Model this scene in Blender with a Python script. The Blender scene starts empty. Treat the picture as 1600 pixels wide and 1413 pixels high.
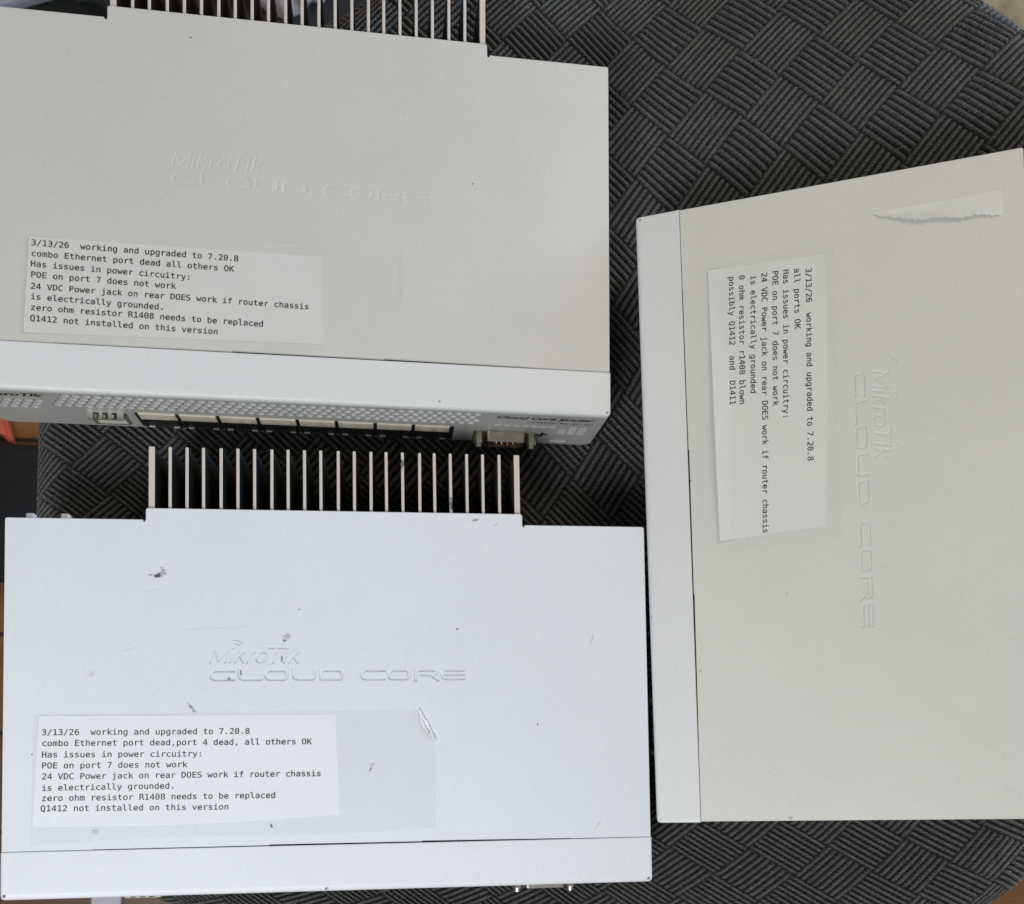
import bpy, bmesh, math, random, os, glob
import numpy as np
from mathutils import Vector, Matrix

MM = 0.001
scene = bpy.context.scene

# ------------------------------------------------------------------ camera
cam_data = bpy.data.cameras.new('camera')
cam = bpy.data.objects.new('camera', cam_data)
scene.collection.objects.link(cam)
scene.camera = cam
CM = [[0.9912412196, 0.0042453300, 0.1319955368],
      [0.0, -0.9994831820, 0.0321460563],
      [0.1320637897, -0.0318644960, -0.9907289283]]
right = Vector((CM[0][0], CM[1][0], CM[2][0]))
down = Vector((CM[0][1], CM[1][1], CM[2][1]))
fwd = Vector((CM[0][2], CM[1][2], CM[2][2]))
CAM_LOC = Vector((24.170, -21.922, 464.076)) * MM
rotm = Matrix((right, -down, -fwd)).transposed().to_4x4()
cam.matrix_world = Matrix.Translation(CAM_LOC) @ rotm
cam_data.sensor_width = 36
cam_data.sensor_fit = 'HORIZONTAL'
cam_data.lens = 36 * 1511.69 / 1600
cam_data.shift_x = (800 - 820.45) / 1600
cam_data.shift_y = (1136.52 - 706.5) / 1600
cam_data.clip_start = 0.02
cam_data.clip_end = 20
cam_data.dof.use_dof = True
cam_data.dof.focus_distance = 0.41
cam_data.dof.aperture_fstop = 16

# ------------------------------------------------------------------ world and lamps
world = bpy.data.worlds.new('World')
scene.world = world
world.use_nodes = True
bg = world.node_tree.nodes['Background']
bg.inputs['Color'].default_value = (1.0, 0.97, 0.93, 1)
bg.inputs['Strength'].default_value = 0.17

def area(name, loc, target, size, power, color, size_y=None):
    d = bpy.data.lights.new(name, 'AREA')
    d.energy = power
    d.color = color
    d.size = size
    if size_y:
        d.shape = 'RECTANGLE'
        d.size_y = size_y
    o = bpy.data.objects.new(name, d)
    scene.collection.objects.link(o)
    o.location = loc
    o.rotation_euler = (Vector(target) - Vector(loc)).to_track_quat('-Z', 'Y').to_euler()
    return o

area('window_light', (-0.30, -0.58, 0.80), (0.05, 0.0, 0.0), 0.36, 8.2, (0.88, 0.94, 1.0))
area('ceiling_light', (0.62, 0.85, 1.20), (0.05, 0.2, 0.0), 0.6, 6.6, (1.0, 0.93, 0.82))
area('side_window_light', (1.15, 0.55, 0.34), (0.28, 0.25, 0.0), 0.45, 13.0, (0.55, 0.72, 1.0))

scene.view_settings.view_transform = 'Standard'
scene.view_settings.look = 'None'
scene.view_settings.gamma = 1
scene.view_settings.exposure = 0
scene.view_settings.use_curve_mapping = False
scene.cycles.use_denoising = True
scene.cycles.max_bounces = 8
scene.cycles.transparent_max_bounces = 12

# ------------------------------------------------------------------ helpers
rng = random.Random(11)

def link(o):
    scene.collection.objects.link(o)
    return o

def obj(name, me, mat=None, parent=None, label=None):
    o = bpy.data.objects.new(name, me)
    link(o)
    if mat is not None:
        me.materials.clear()
        me.materials.append(mat)
    if parent is not None:
        o.parent = parent
    if label:
        o['label'] = label
    return o

def tag(o, label=None, cat=None, group=None, kind=None):
    if label: o['label'] = label
    if cat: o['category'] = cat
    if group: o['group'] = group
    if kind: o['kind'] = kind
    return o

def bm_mesh(bm, smooth=False, scale=MM):
    me = bpy.data.meshes.new('mesh')
    if scale != 1:
        bmesh.ops.scale(bm, vec=(scale,) * 3, verts=bm.verts)
    bmesh.ops.recalc_face_normals(bm, faces=bm.faces)
    bm.to_mesh(me)
    bm.free()
    if smooth:
        for p in me.polygons: p.use_smooth = True
    return me

def add_box(bm, x0, x1, y0, y1, z0, z1, bevel=0, seg=2, edges=None):
    vs = [bm.verts.new((x, y, z)) for x in (x0, x1) for y in (y0, y1) for z in (z0, z1)]
    idx = [(0, 1, 3, 2), (4, 6, 7, 5), (0, 4, 5, 1), (2, 3, 7, 6), (0, 2, 6, 4), (1, 5, 7, 3)]
    fs = [bm.faces.new([vs[i] for i in f]) for f in idx]
    if bevel:
        es = set(e for f in fs for e in f.edges)
        if edges: es = [e for e in es if edges(e)]
        bmesh.ops.bevel(bm, geom=list(es), offset=bevel, segments=seg, affect='EDGES', profile=0.5)

def add_prism(bm, pts, z0, z1):
    b = [bm.verts.new((x, y, z0)) for x, y in pts]
    t = [bm.verts.new((x, y, z1)) for x, y in pts]
    bm.faces.new(b)
    bm.faces.new(list(reversed(t)))
    n = len(pts)
    for i in range(n):
        bm.faces.new((b[i], b[(i + 1) % n], t[(i + 1) % n], t[i]))

def add_cyl_y(bm, cx, cz, r, y0, y1, n=16, r1=None):
    r1 = r if r1 is None else r1
    a = [bm.verts.new((cx + r * math.cos(2 * math.pi * i / n), y0, cz + r * math.sin(2 * math.pi * i / n))) for i in range(n)]
    b = [bm.verts.new((cx + r1 * math.cos(2 * math.pi * i / n), y1, cz + r1 * math.sin(2 * math.pi * i / n))) for i in range(n)]
    bm.faces.new(a); bm.faces.new(b)
    for i in range(n):
        bm.faces.new((a[i], a[(i + 1) % n], b[(i + 1) % n], b[i]))

def grid_mesh(X, Y, Z, mask=None, smooth=True):
    """X,Y,Z 2-D arrays in mm"""
    n, m = X.shape
    co = np.stack([X, Y, Z], -1).reshape(-1, 3) * MM
    i = np.arange(n * m).reshape(n, m)
    q = np.stack([i[:-1, :-1], i[:-1, 1:], i[1:, 1:], i[1:, :-1]], -1).reshape(-1, 4)
    if mask is not None:
        mk = mask.reshape(-1)
        q = q[mk[q].all(1)]
        used = np.zeros(n * m, bool)
        used[q.reshape(-1)] = True
        remap = np.cumsum(used) - 1
        co = co[used]
        q = remap[q]
    me = bpy.data.meshes.new('mesh')
    me.vertices.add(len(co))
    me.vertices.foreach_set('co', co.astype(np.float32).reshape(-1))
    me.loops.add(q.size)
    me.loops.foreach_set('vertex_index', q.astype(np.int32).reshape(-1))
    me.polygons.add(len(q))
    me.polygons.foreach_set('loop_start', np.arange(0, q.size, 4, dtype=np.int32))
    me.polygons.foreach_set('loop_total', np.full(len(q), 4, np.int32))
    me.update(calc_edges=True)
    if smooth:
        me.polygons.foreach_set('use_smooth', np.ones(len(q), bool))
    return me

# ------------------------------------------------------------------ materials
def new_mat(name):
    m = bpy.data.materials.new(name)
    m.use_nodes = True
    nt = m.node_tree
    return m, nt, nt.nodes['Principled BSDF']

def N(nt, t, **kw):
    n = nt.nodes.new(t)
    for k, v in kw.items():
        setattr(n, k, v)
    return n

def math_node(nt, op, a, b=None, c=None, clamp=False):
    n = nt.nodes.new('ShaderNodeMath')
    n.operation = op
    n.use_clamp = clamp
    for i, v in enumerate((a, b, c)):
        if v is None: continue
        if isinstance(v, (int, float)): n.inputs[i].default_value = v
        else: nt.links.new(v, n.inputs[i])
    return n.outputs[0]

def noise(nt, scale, detail=3, rough=0.5, coord='Object', vec=None):
    n = N(nt, 'ShaderNodeTexNoise')
    n.inputs['Scale'].default_value = scale
    n.inputs['Detail'].default_value = detail
    n.inputs['Roughness'].default_value = rough
    if vec is None:
        tc = N(nt, 'ShaderNodeTexCoord')
        vec = tc.outputs[coord]
    nt.links.new(vec, n.inputs['Vector'])
    return n.outputs['Fac']

def ramp(nt, fac, stops):
    r = N(nt, 'ShaderNodeValToRGB')
    el = r.color_ramp.elements
    while len(el) < len(stops): el.new(0.5)
    for e, (p, c) in zip(el, stops):
        e.position = p
        e.color = (*c, 1) if len(c) == 3 else c
    nt.links.new(fac, r.inputs['Fac'])
    return r.outputs['Color']

def bump(nt, bsdf, h, strength, dist):
    b = N(nt, 'ShaderNodeBump')
    b.inputs['Strength'].default_value = strength
    b.inputs['Distance'].default_value = dist
    nt.links.new(h, b.inputs['Height'])
    nt.links.new(b.outputs['Normal'], bsdf.inputs['Normal'])

def simple(name, col, rough=0.5, metal=0.0, vary=0.08, nscale=60, bmp=0.0, bscale=1500, spec=0.5):
    m, nt, b = new_mat(name)
    f = noise(nt, nscale, 4)
    c0 = tuple(max(0, c * (1 - vary)) for c in col)
    c1 = tuple(min(1, c * (1 + vary)) for c in col)
    nt.links.new(ramp(nt, f, [(0.3, c0), (0.7, c1)]), b.inputs['Base Color'])
    b.inputs['Roughness'].default_value = rough
    b.inputs['Metallic'].default_value = metal
    b.inputs['Specular IOR Level'].default_value = spec
    if bmp:
        bump(nt, b, noise(nt, bscale, 2), bmp, 0.0002)
    if name.endswith('label_paper'):
        bump(nt, b, noise(nt, 45, 3, .55), 0.5, 0.0012)
    return m

def paint(name, col, marks=(), grime=0.03):
    """powder coat: faint mottling, orange peel, and marks (x,y,rx,ry,angle,strength,colour) in mm on the top face"""
    m, nt, b = new_mat(name)
    tc = N(nt, 'ShaderNodeTexCoord')
    vec = tc.outputs['Object']
    f = noise(nt, 14, 5, 0.6, vec=vec)
    c0 = tuple(c * (1 - grime) for c in col)
    base = ramp(nt, f, [(0.3, c0), (0.65, col)])
    # tiny dust specks
    sp = noise(nt, 900, 2, 0.5, vec=vec)
    speck = ramp(nt, sp, [(0.60, (1, 1, 1)), (0.72, (0.93, 0.93, 0.92))])
    mx = N(nt, 'ShaderNodeMix', data_type='RGBA', blend_type='MULTIPLY')
    mx.inputs[0].default_value = 1
    nt.links.new(base, mx.inputs[6]); nt.links.new(speck, mx.inputs[7])
    cur = mx.outputs[2]
    if marks:
        sx = N(nt, 'ShaderNodeSeparateXYZ')
        nt.links.new(vec, sx.inputs[0])
        jag = noise(nt, 1900, 4, 0.75, vec=vec)
        jag2 = noise(nt, 700, 2, 0.6, vec=vec)
        for (x, y, rx, ry, ang, st, mc) in marks:
            dx = math_node(nt, 'SUBTRACT', sx.outputs[0], x * MM)
            dy = math_node(nt, 'SUBTRACT', sx.outputs[1], y * MM)
            ca, sa = math.cos(ang), math.sin(ang)
            u = math_node(nt, 'ADD', math_node(nt, 'MULTIPLY', dx, ca / (rx * MM)), math_node(nt, 'MULTIPLY', dy, sa / (rx * MM)))
            v = math_node(nt, 'SUBTRACT', math_node(nt, 'MULTIPLY', dy, ca / (ry * MM)), math_node(nt, 'MULTIPLY', dx, sa / (ry * MM)))
            d = math_node(nt, 'SQRT', math_node(nt, 'ADD', math_node(nt, 'MULTIPLY', u, u), math_node(nt, 'MULTIPLY', v, v)))
            t = math_node(nt, 'SUBTRACT', 1.0, d, clamp=True)
            t = math_node(nt, 'MULTIPLY', t, math_node(nt, 'MULTIPLY_ADD', jag, 7.0, -3.0, True))
            t = math_node(nt, 'MULTIPLY', t, math_node(nt, 'MULTIPLY_ADD', jag2, 3.4, -0.9, True))
            t = math_node(nt, 'MULTIPLY', t, st, clamp=True)
            k = N(nt, 'ShaderNodeMix', data_type='RGBA')
            nt.links.new(t, k.inputs[0])
            nt.links.new(cur, k.inputs[6])
            k.inputs[7].default_value = (*mc, 1)
            cur = k.outputs[2]
    nt.links.new(cur, b.inputs['Base Color'])
    rr_ = N(nt, 'ShaderNodeMapRange')
    nt.links.new(noise(nt, 22, 5, 0.65, vec=vec), rr_.inputs['Value'])
    rr_.inputs['From Min'].default_value = .3; rr_.inputs['From Max'].default_value = .7
    rr_.inputs['To Min'].default_value = 0.36; rr_.inputs['To Max'].default_value = 0.50
    nt.links.new(rr_.outputs[0], b.inputs['Roughness'])
    b.inputs['Specular IOR Level'].default_value = 0.45
    bump(nt, b, noise(nt, 1300, 3, 0.65, vec=vec), 0.42, 0.0002)
    return m

DK = (0.03, 0.03, 0.035)
GY = (0.25, 0.25, 0.25)
# marks use cover-local mm: origin at centre of the router base
def L(x, y): return x - 136, y - 79
def mk(x, y, rx, ry, a=0, st=3, c=DK): return (*L(x, y), rx, ry, a, st, c)
marks_low = [mk(62.2, 134.6, 3.0, 1.3, 0.35, 4.0), mk(64, 136.2, 2.6, 1.0, -1.0, 3, GY), mk(58.6, 134.5, 1.2, .5, 0, 2.5, GY),
             mk(114.6, 108.2, 2.6, 1.9, .6, 2, GY), mk(113.8, 106.6, .9, .6, 0, 3), mk(90.6, 90.6, 1.2, .7, .2, 3.2), mk(95.6, 93.2, .45, 1.6, .1, 3.4),
             mk(112.6, 98.8, .6, 1.6, 0, 3.4), mk(187.3, 111.9, .55, .55, 0, 9), mk(75.5, 78.3, 1.0, 3.4, .65, 3, GY),
             mk(149.9, 52, .8, 2.4, -.45, 3, GY), mk(150.6, 53.6, .9, .7, 0, 4), mk(108.1, 28.2, .5, 1.1, .3, 6), mk(35, 92.5, 2.6, 1.6, .5, 1.2, (.45, .45, .45)),
             mk(246.9, 107.7, .5, 3, -.3, 1.5, GY), mk(12.0, 59.6, .45, .45, 0, 8), mk(248, 25.5, .5, 3, -.6, 1.5, GY),
             mk(84, 112, 18, .35, .05, 1.0, (.4, .4, .4)), mk(196, 160, 2.5, .8, .2, 2.2, GY), mk(205, 158, 1.6, .9, .6, 2, GY), mk(60, 128, 7, .4, .1, 1.0, (.4, .4, .4)),
             mk(120, 120, .4, .4, 0, 6), mk(50, 103, 8, .3, .3, 1., (.4, .4, .4)), mk(222, 70, .5, .5, 0, 4), mk(37, 27.5, 2, 2, 0, 1.6, (.4, .4, .4))]
marks_up = [mk(90.3, 152.8, .8, .3, -.4, 4), mk(177.8, 58, .8, 14, -.08, 0.9, (.42, .41, .39)), mk(178.6, 50, .4, 10, -.06, 1.2, (.3, .3, .28)),
            mk(129, 68.3, 13, .9, .02, .7, (.5, .4, .28)), mk(40, 120, 30, 24, 0, .25, (.6, .5, .4)), mk(210, 100, .5, .5, 0, 4), mk(250, 30, .4, .4, 0, 4)]
marks_side = [mk(110.2, 76.6, .5, .5, 0, 5), mk(174, 59.9, 1.6, .9, 0, 1.8, (.4, .36, .32)), mk(270.2, 57.8, .9, 1.7, 0, 2.5, GY), mk(78.7, 105.9, 9, .45, .75, .9, (.4, .4, .4)),
              mk(60, 120, 4, .4, .5, .8, (.4, .4, .4)), mk(205, 22, .6, 1, 0, 3, GY), mk(121, 20.6, .5, .5, 0, 4)]
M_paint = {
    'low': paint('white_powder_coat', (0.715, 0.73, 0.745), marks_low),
    'up': paint('shaded_white_powder_coat', (0.575, 0.552, 0.508), marks_up, 0.05),  # white lid darkened in colour for the light falling off towards it
    'side': paint('shaded_cream_powder_coat', (0.645, 0.63, 0.583), marks_side, 0.04)}  # cream tone, also darkened in colour for weaker light on this lid
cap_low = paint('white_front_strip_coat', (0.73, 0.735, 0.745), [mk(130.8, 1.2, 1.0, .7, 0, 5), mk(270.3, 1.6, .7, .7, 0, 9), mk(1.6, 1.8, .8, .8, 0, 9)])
cap_up = paint('upper_lit_strip_coat', (0.675, 0.67, 0.645), [mk(195.2, 3.1, .55, .45, 0, 7), mk(270.4, 1.6, .6, .6, 0, 9)])  # lighter than its lid: stronger light at the front painted in
cap_side = paint('side_lit_strip_coat', (0.70, 0.698, 0.68), [mk(1.6, 2.2, .7, .7, 0, 3, GY), mk(180, .9, 2.4, .4, 0, 2, GY)])  # lifted above its lid too, light on the front edge put into colour
M_panel = simple('light_grey_panel_paint', (0.44, 0.43, 0.40), 0.45, bmp=0.15)
M_dark = simple('dark_interior', (0.012, 0.012, 0.013), 0.7)
M_black = simple('black_plastic', (0.02, 0.02, 0.02), 0.35)
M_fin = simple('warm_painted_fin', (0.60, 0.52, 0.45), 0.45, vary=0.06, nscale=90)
M_finside = simple('dark_sink_and_fin_shade', (0.03, 0.03, 0.033), 0.6)  # shade between fins painted onto their sides; also the dark sink base
M_tin = simple('tinned_steel', (0.62, 0.59, 0.51), 0.3, 0.9, vary=0.12, nscale=300)
M_tan = simple('nickel_port_shell', (0.70, 0.62, 0.50), 0.5, 0.0, vary=0.12, nscale=200)
M_gold = simple('gold_contact', (0.9, 0.68, 0.3), 0.25, 1.0)
M_ink = simple('black_ink', (0.012, 0.012, 0.013), 0.6, vary=0.3, nscale=700)
M_paper3 = simple('shaded_cream_label_paper', (0.675, 0.662, 0.62), 0.55, vary=0.015, nscale=40, bmp=0.1, bscale=2500, spec=0.3)  # toned down along with the side lid, weaker light put into colour
M_paper2 = simple('shaded_label_paper', (0.595, 0.575, 0.535), 0.55, vary=0.015, nscale=40, bmp=0.1, bscale=2500, spec=0.3)  # white paper darkened to follow the shade painted into the upper lid
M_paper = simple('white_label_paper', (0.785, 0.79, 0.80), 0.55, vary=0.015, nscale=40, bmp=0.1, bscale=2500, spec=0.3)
M_white = simple('white_plastic', (0.75, 0.75, 0.74), 0.4)
M_hole = simple('lit_vent_edge_paint', (0.66, 0.65, 0.62), 0.5)  # paler than the panel: light on the up-facing hole walls painted in
M_led = simple('white_print', (0.60, 0.60, 0.58), 0.5)

def tape_mat(fac, tint):
    m = bpy.data.materials.new('clear_tape')
    m.use_nodes = True
    nt = m.node_tree
    b = nt.nodes['Principled BSDF']
    out = nt.nodes['Material Output']
    b.inputs['Base Color'].default_value = (0.62, 0.63, 0.62, 1)
    b.inputs['Roughness'].default_value = 0.16
    tr = N(nt, 'ShaderNodeBsdfTransparent')
    tr.inputs['Color'].default_value = (tint, tint, tint, 1)
    mx = N(nt, 'ShaderNodeMixShader')
    mx.inputs[0].default_value = fac
    nt.links.new(tr.outputs[0], mx.inputs[1])
    nt.links.new(b.outputs[0], mx.inputs[2])
    nt.links.new(mx.outputs[0], out.inputs['Surface'])
    bump(nt, b, noise(nt, 120, 3), 0.3, 0.001)
    return m
M_tape = tape_mat(0.02, 0.995)
M_tape_thin = tape_mat(0.008, 0.998)
M_crease = simple('creased_tape', (0.9, 0.9, 0.9), 0.15, vary=0.03)

def fabric_mat():
    m, nt, b = new_mat('black_woven_upholstery')
    tc = N(nt, 'ShaderNodeTexCoord')
    f = noise(nt, 2600, 2, 0.6, vec=tc.outputs['Object'])
    g = noise(nt, 220, 3, 0.6, vec=tc.outputs['Object'])
    c = math_node(nt, 'ADD', math_node(nt, 'MULTIPLY', f, 0.7), math_node(nt, 'MULTIPLY', g, 0.3))
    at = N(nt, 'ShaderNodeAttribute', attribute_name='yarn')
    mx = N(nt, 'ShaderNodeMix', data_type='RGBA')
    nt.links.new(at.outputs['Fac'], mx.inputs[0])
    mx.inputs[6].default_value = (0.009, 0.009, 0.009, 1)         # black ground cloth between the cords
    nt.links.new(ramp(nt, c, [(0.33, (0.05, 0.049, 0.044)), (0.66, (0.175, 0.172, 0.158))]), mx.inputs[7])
    nt.links.new(mx.outputs[2], b.inputs['Base Color'])
    b.inputs['Roughness'].default_value = 0.85
    b.inputs['Specular IOR Level'].default_value = 0.25
    b.inputs['Sheen Weight'].default_value = 0.25
    b.inputs['Sheen Roughness'].default_value = 0.4
    bump(nt, b, f, 0.6, 0.0004)
    return m
M_fabric = fabric_mat()

# ------------------------------------------------------------------ the floor and what lies on it
def wood_mat():
    m, nt, b = new_mat('brown_wood_floor')
    tc = N(nt, 'ShaderNodeTexCoord')
    mp = N(nt, 'ShaderNodeMapping')
    mp.inputs['Scale'].default_value = (1.2, 16, 1)
    nt.links.new(tc.outputs['Object'], mp.inputs['Vector'])
    f = noise(nt, 6, 6, 0.6, vec=mp.outputs[0])
    br = N(nt, 'ShaderNodeTexBrick')
    br.inputs['Scale'].default_value = 1
    br.inputs['Brick Width'].default_value = 0.9
    br.inputs['Row Height'].default_value = 0.085
    br.inputs['Mortar Size'].default_value = 0.002
    br.inputs['Color1'].default_value = (0.32, 0.145, 0.04, 1)
    br.inputs['Color2'].default_value = (0.12, 0.05, 0.025, 1)
    br.inputs['Mortar'].default_value = (0.03, 0.015, 0.01, 1)
    nt.links.new(tc.outputs['Object'], br.inputs['Vector'])
    g = ramp(nt, f, [(0.3, (0.6, 0.55, 0.5)), (0.7, (1, 1, 1))])
    mx = N(nt, 'ShaderNodeMix', data_type='RGBA', blend_type='MULTIPLY')
    mx.inputs[0].default_value = 1
    nt.links.new(br.outputs['Color'], mx.inputs[6]); nt.links.new(g, mx.inputs[7])
    nt.links.new(mx.outputs[2], b.inputs['Base Color'])
    b.inputs['Roughness'].default_value = 0.4
    bump(nt, b, f, 0.2, 0.001)
    return m
FZ = -420
bm = bmesh.new()
add_box(bm, -2600, 2900, -2600, 2900, FZ - 20, FZ)
tag(obj('floor', bm_mesh(bm), wood_mat()), kind='structure')

# rug beyond the top right corner
X, Y = np.meshgrid(np.linspace(440, 1400, 90), np.linspace(560, 1300, 70), indexing='ij')
Z = FZ + 7 + 1.5 * np.sin(X / 13) * np.sin(Y / 17)
rug = obj('rug', grid_mesh(X, Y, Z), simple('tan_rug_pile', (0.27, 0.20, 0.10), 0.95, vary=0.35, nscale=40, bmp=1, bscale=600))
tag(rug, 'tan rug on the floor past the top right corner of the seat', 'rug')

def blob(name, c, r, mat, seed, amp=0.22, sub=5):
    from mathutils import noise as mn
    bm = bmesh.new()
    bmesh.ops.create_icosphere(bm, subdivisions=sub, radius=1)
    for v in bm.verts:
        p = v.co.copy()
        n = mn.fractal(p * 1.6 + Vector((seed, 0, 0)), 0.9, 2.2, 4)
        ridg = abs(mn.noise(p * 3.1 + Vector((0, seed, 0))))
        v.co = p * (1 + amp * n - amp * 0.8 * ridg)
        v.co.x *= r[0]; v.co.y *= r[1]; v.co.z *= r[2]
        v.co += Vector(c)
        v.co.z = max(v.co.z, FZ + 0.5)
    return obj(name, bm_mesh(bm, True), mat)
o = blob('plastic_bag', (-82, 700, FZ + 30), (60, 46, 60), simple('pale_pink_grey_plastic', (0.55, 0.50, 0.50), 0.35, vary=0.1, nscale=30), 3.1, 0.3)
tag(o, 'crumpled pale plastic bag on the floor, seen between the fins at the top edge', 'bag')
o = blob('dark_bag', (-205, 700, FZ + 40), (72, 80, 60), simple('dark_blue_grey_cloth', (0.04, 0.045, 0.055), 0.7, vary=0.4, nscale=25), 7.7, 0.25)
tag(o, 'dark slate cloth bag on the floor behind the upper router', 'bag')
bm = bmesh.new()
add_prism(bm, [(-520, 570), (-322, 630), (-268, 650), (-235, 800), (-520, 800)], FZ + 3, FZ + 12)
bmesh.ops.bevel(bm, geom=bm.edges[:], offset=2, segments=2, affect='EDGES')
o = obj('flat_box', bm_mesh(bm), simple('blue_grey_plastic', (0.36, 0.38, 0.44), 0.5, vary=0.1, nscale=10))
tag(o, 'flat pale blue grey box on the floor at the upper left corner', 'box')
bm = bmesh.new()
add_box(bm, -560, 60, 480, 900, FZ + .5, FZ + 2.5)
o = obj('floor_mat', bm_mesh(bm), simple('black_mat', (0.02, 0.021, 0.02), 0.85, vary=0.4, nscale=400))
tag(o, 'black mat on the floor beyond the upper left corner of the seat', 'mat')
bm = bmesh.new()
add_box(bm, -420, -262, 128, 246, FZ + 3, FZ + 22, 6, 3)
o = obj('black_case', bm_mesh(bm), simple('black_nylon', (0.006, 0.006, 0.007), 0.8, vary=0.3))
tag(o, 'black case standing on the floor left of the seat', 'case')
bm = bmesh.new()
add_prism(bm, [(-332, 285), (-316, 284), (-306, 262), (-303, 247), (-313, 256), (-324, 268)], FZ + 1, FZ + 14)
bmesh.ops.bevel(bm, geom=bm.edges[:], offset=2.5, segments=2, affect='EDGES')
o = obj('cloth_strap', bm_mesh(bm), simple('coral_red_cloth', (0.55, 0.10, 0.05), 0.7, vary=0.2, nscale=50))
tag(o, 'coral red pointed strap end on the floor at the left edge', 'strap')
bm = bmesh.new()
add_box(bm, -236, -211, -420, -120, FZ + 0.5, FZ + 5, 1.5, 2)
o = obj('floor_strip', bm_mesh(bm), simple('pale_grey_strip', (0.62, 0.58, 0.60), 0.5))
tag(o, 'pale grey strip lying on the wooden floor at the lower left', 'strip')

# ------------------------------------------------------------------ the seat
OUT = [(-146, 110), (-146, 40), (-140, -25), (-122, -62), (-93, -87), (-40, -106), (50, -118), (150, -118), (235, -114), (288, -94),
       (316, -70), (342, -22), (354, 50), (356, 130), (354, 205), (343, 264), (322, 303), (298, 333), (258, 362), (150, 388), (70, 384),
       (25, 372), (-8, 347), (-40, 334), (-95, 315), (-132, 270), (-144, 210)]
def spline(P, k=8):
    P = [np.array(p, float) for p in P]
    r = []
    n = len(P)
    for i in range(n):
        a, b, c, d = P[i - 1], P[i], P[(i + 1) % n], P[(i + 2) % n]
        for j in range(k):
            t = j / k
            r.append(0.5 * ((2 * b) + (c - a) * t + (2 * a - 5 * b + 4 * c - d) * t * t + (3 * b - a - 3 * c + d) * t ** 3))
    return np.array(r)
OUTL = spline(OUT, 5)

def out_dist(X, Y):
    """signed distance, positive inside"""
    d = np.full(X.shape, 1e9)
    ins = np.zeros(X.shape, bool)
    n = len(OUTL)
    for i in range(n):
        a, b = OUTL[i], OUTL[(i + 1) % n]
        ab = b - a
        t = np.clip(((X - a[0]) * ab[0] + (Y - a[1]) * ab[1]) / (ab @ ab), 0, 1)
        d = np.minimum(d, (X - a[0] - t * ab[0]) ** 2 + (Y - a[1] - t * ab[1]) ** 2)
        c = (a[1] > Y) != (b[1] > Y)
        xx = (b[0] - a[0]) * (Y - a[1]) / ((b[1] - a[1]) if b[1] != a[1] else 1e-9) + a[0]
        ins ^= c & (X < xx)
    d = np.sqrt(d)
    return np.where(ins, d, -d)

def seat_h(X, Y):
    s = X - 158
    ramp_ = 0.441 * (np.sqrt(s * s + 18 ** 2) + s) / 2
    h = ramp_ - 1.6
    away = np.clip((np.abs(Y - 88) - 138) / 60, 0, 1)
    h = h + away * away * (3 - 2 * away) * 7 * np.clip((X - 130) / 60, 0, 1)
    return h

def weave(X, Y, rsx):
    # the basket pattern is an oblique lattice, stretched a little over the domed cushion
    wob = 0.5 * np.sin(X / 37 + Y / 51) + 0.4 * np.sin(X / 23 - Y / 31)
    x = (X - 150 + wob) / 150; y = (Y - 120 + wob * .6) / 150
    T = (1, x, y, x * x, x * y, y * y, x ** 3, x * x * y, x * y * y, y ** 3)
    cp = [3.164, 4.6545, -2.7431, 0.3806, 0.3378, 0.2638, 0.1802, -0.5199, -0.211, -0.4527]
    cq = [6.7619, -4.0981, -4.2594, 0.2415, 0.1506, 0.474, 0.063, -0.3526, -0.2554, -0.2656]
    p = sum(a * b for a, b in zip(cp, T)); q = sum(a * b for a, b in zip(cq, T))
    ip, iq = np.floor(p), np.floor(q)
    par = ((ip + iq) % 2) == 0
    fp, fq = p - ip, q - iq
    LU, LV = 23.0, 24.0
    # par: ribs run along U, counted across V
    def ribs(along, across, n, la, lc, cid):
        r = across * n
        k = np.floor(r)
        fr = r - k
        prof = np.clip(np.cos((fr - .5) * np.pi * 1.15), 0, 1) ** .95
        a = along * la                                   # mm along the rib
        ph = np.sin(k * 12.7 + cid * 3.3) * 2
        tw = np.sin(2 * np.pi * (a + (fr - .5) * 1.5) / 1.35 + ph + 0.9 * np.sin(a * 1.9 + k * 2.3 + cid))
        end = np.clip(np.minimum(along, 1 - along) * la / 2.6 + 0.12 * np.sin(k * 7.1 + cid), 0, 1)
        end = np.sqrt(np.clip(1 - (1 - end) ** 2, 0, 1))
        hgt = 1.4 * prof + 0.22 * tw * prof
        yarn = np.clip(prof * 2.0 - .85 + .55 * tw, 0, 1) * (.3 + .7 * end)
        return hgt * (0.25 + 0.75 * end) + 0.1 * np.sin(k * 5.3 + cid * 1.7) * prof, yarn
    cid = ip * 3.17 + iq * 5.71
    A = ribs(fp, fq, 8, LU, LV, cid)
    B = ribs(fq, fp, 8, LV, LU, cid + 1.9)
    return np.where(par, A[0], B[0]), np.where(par, A[1], B[1])

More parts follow.
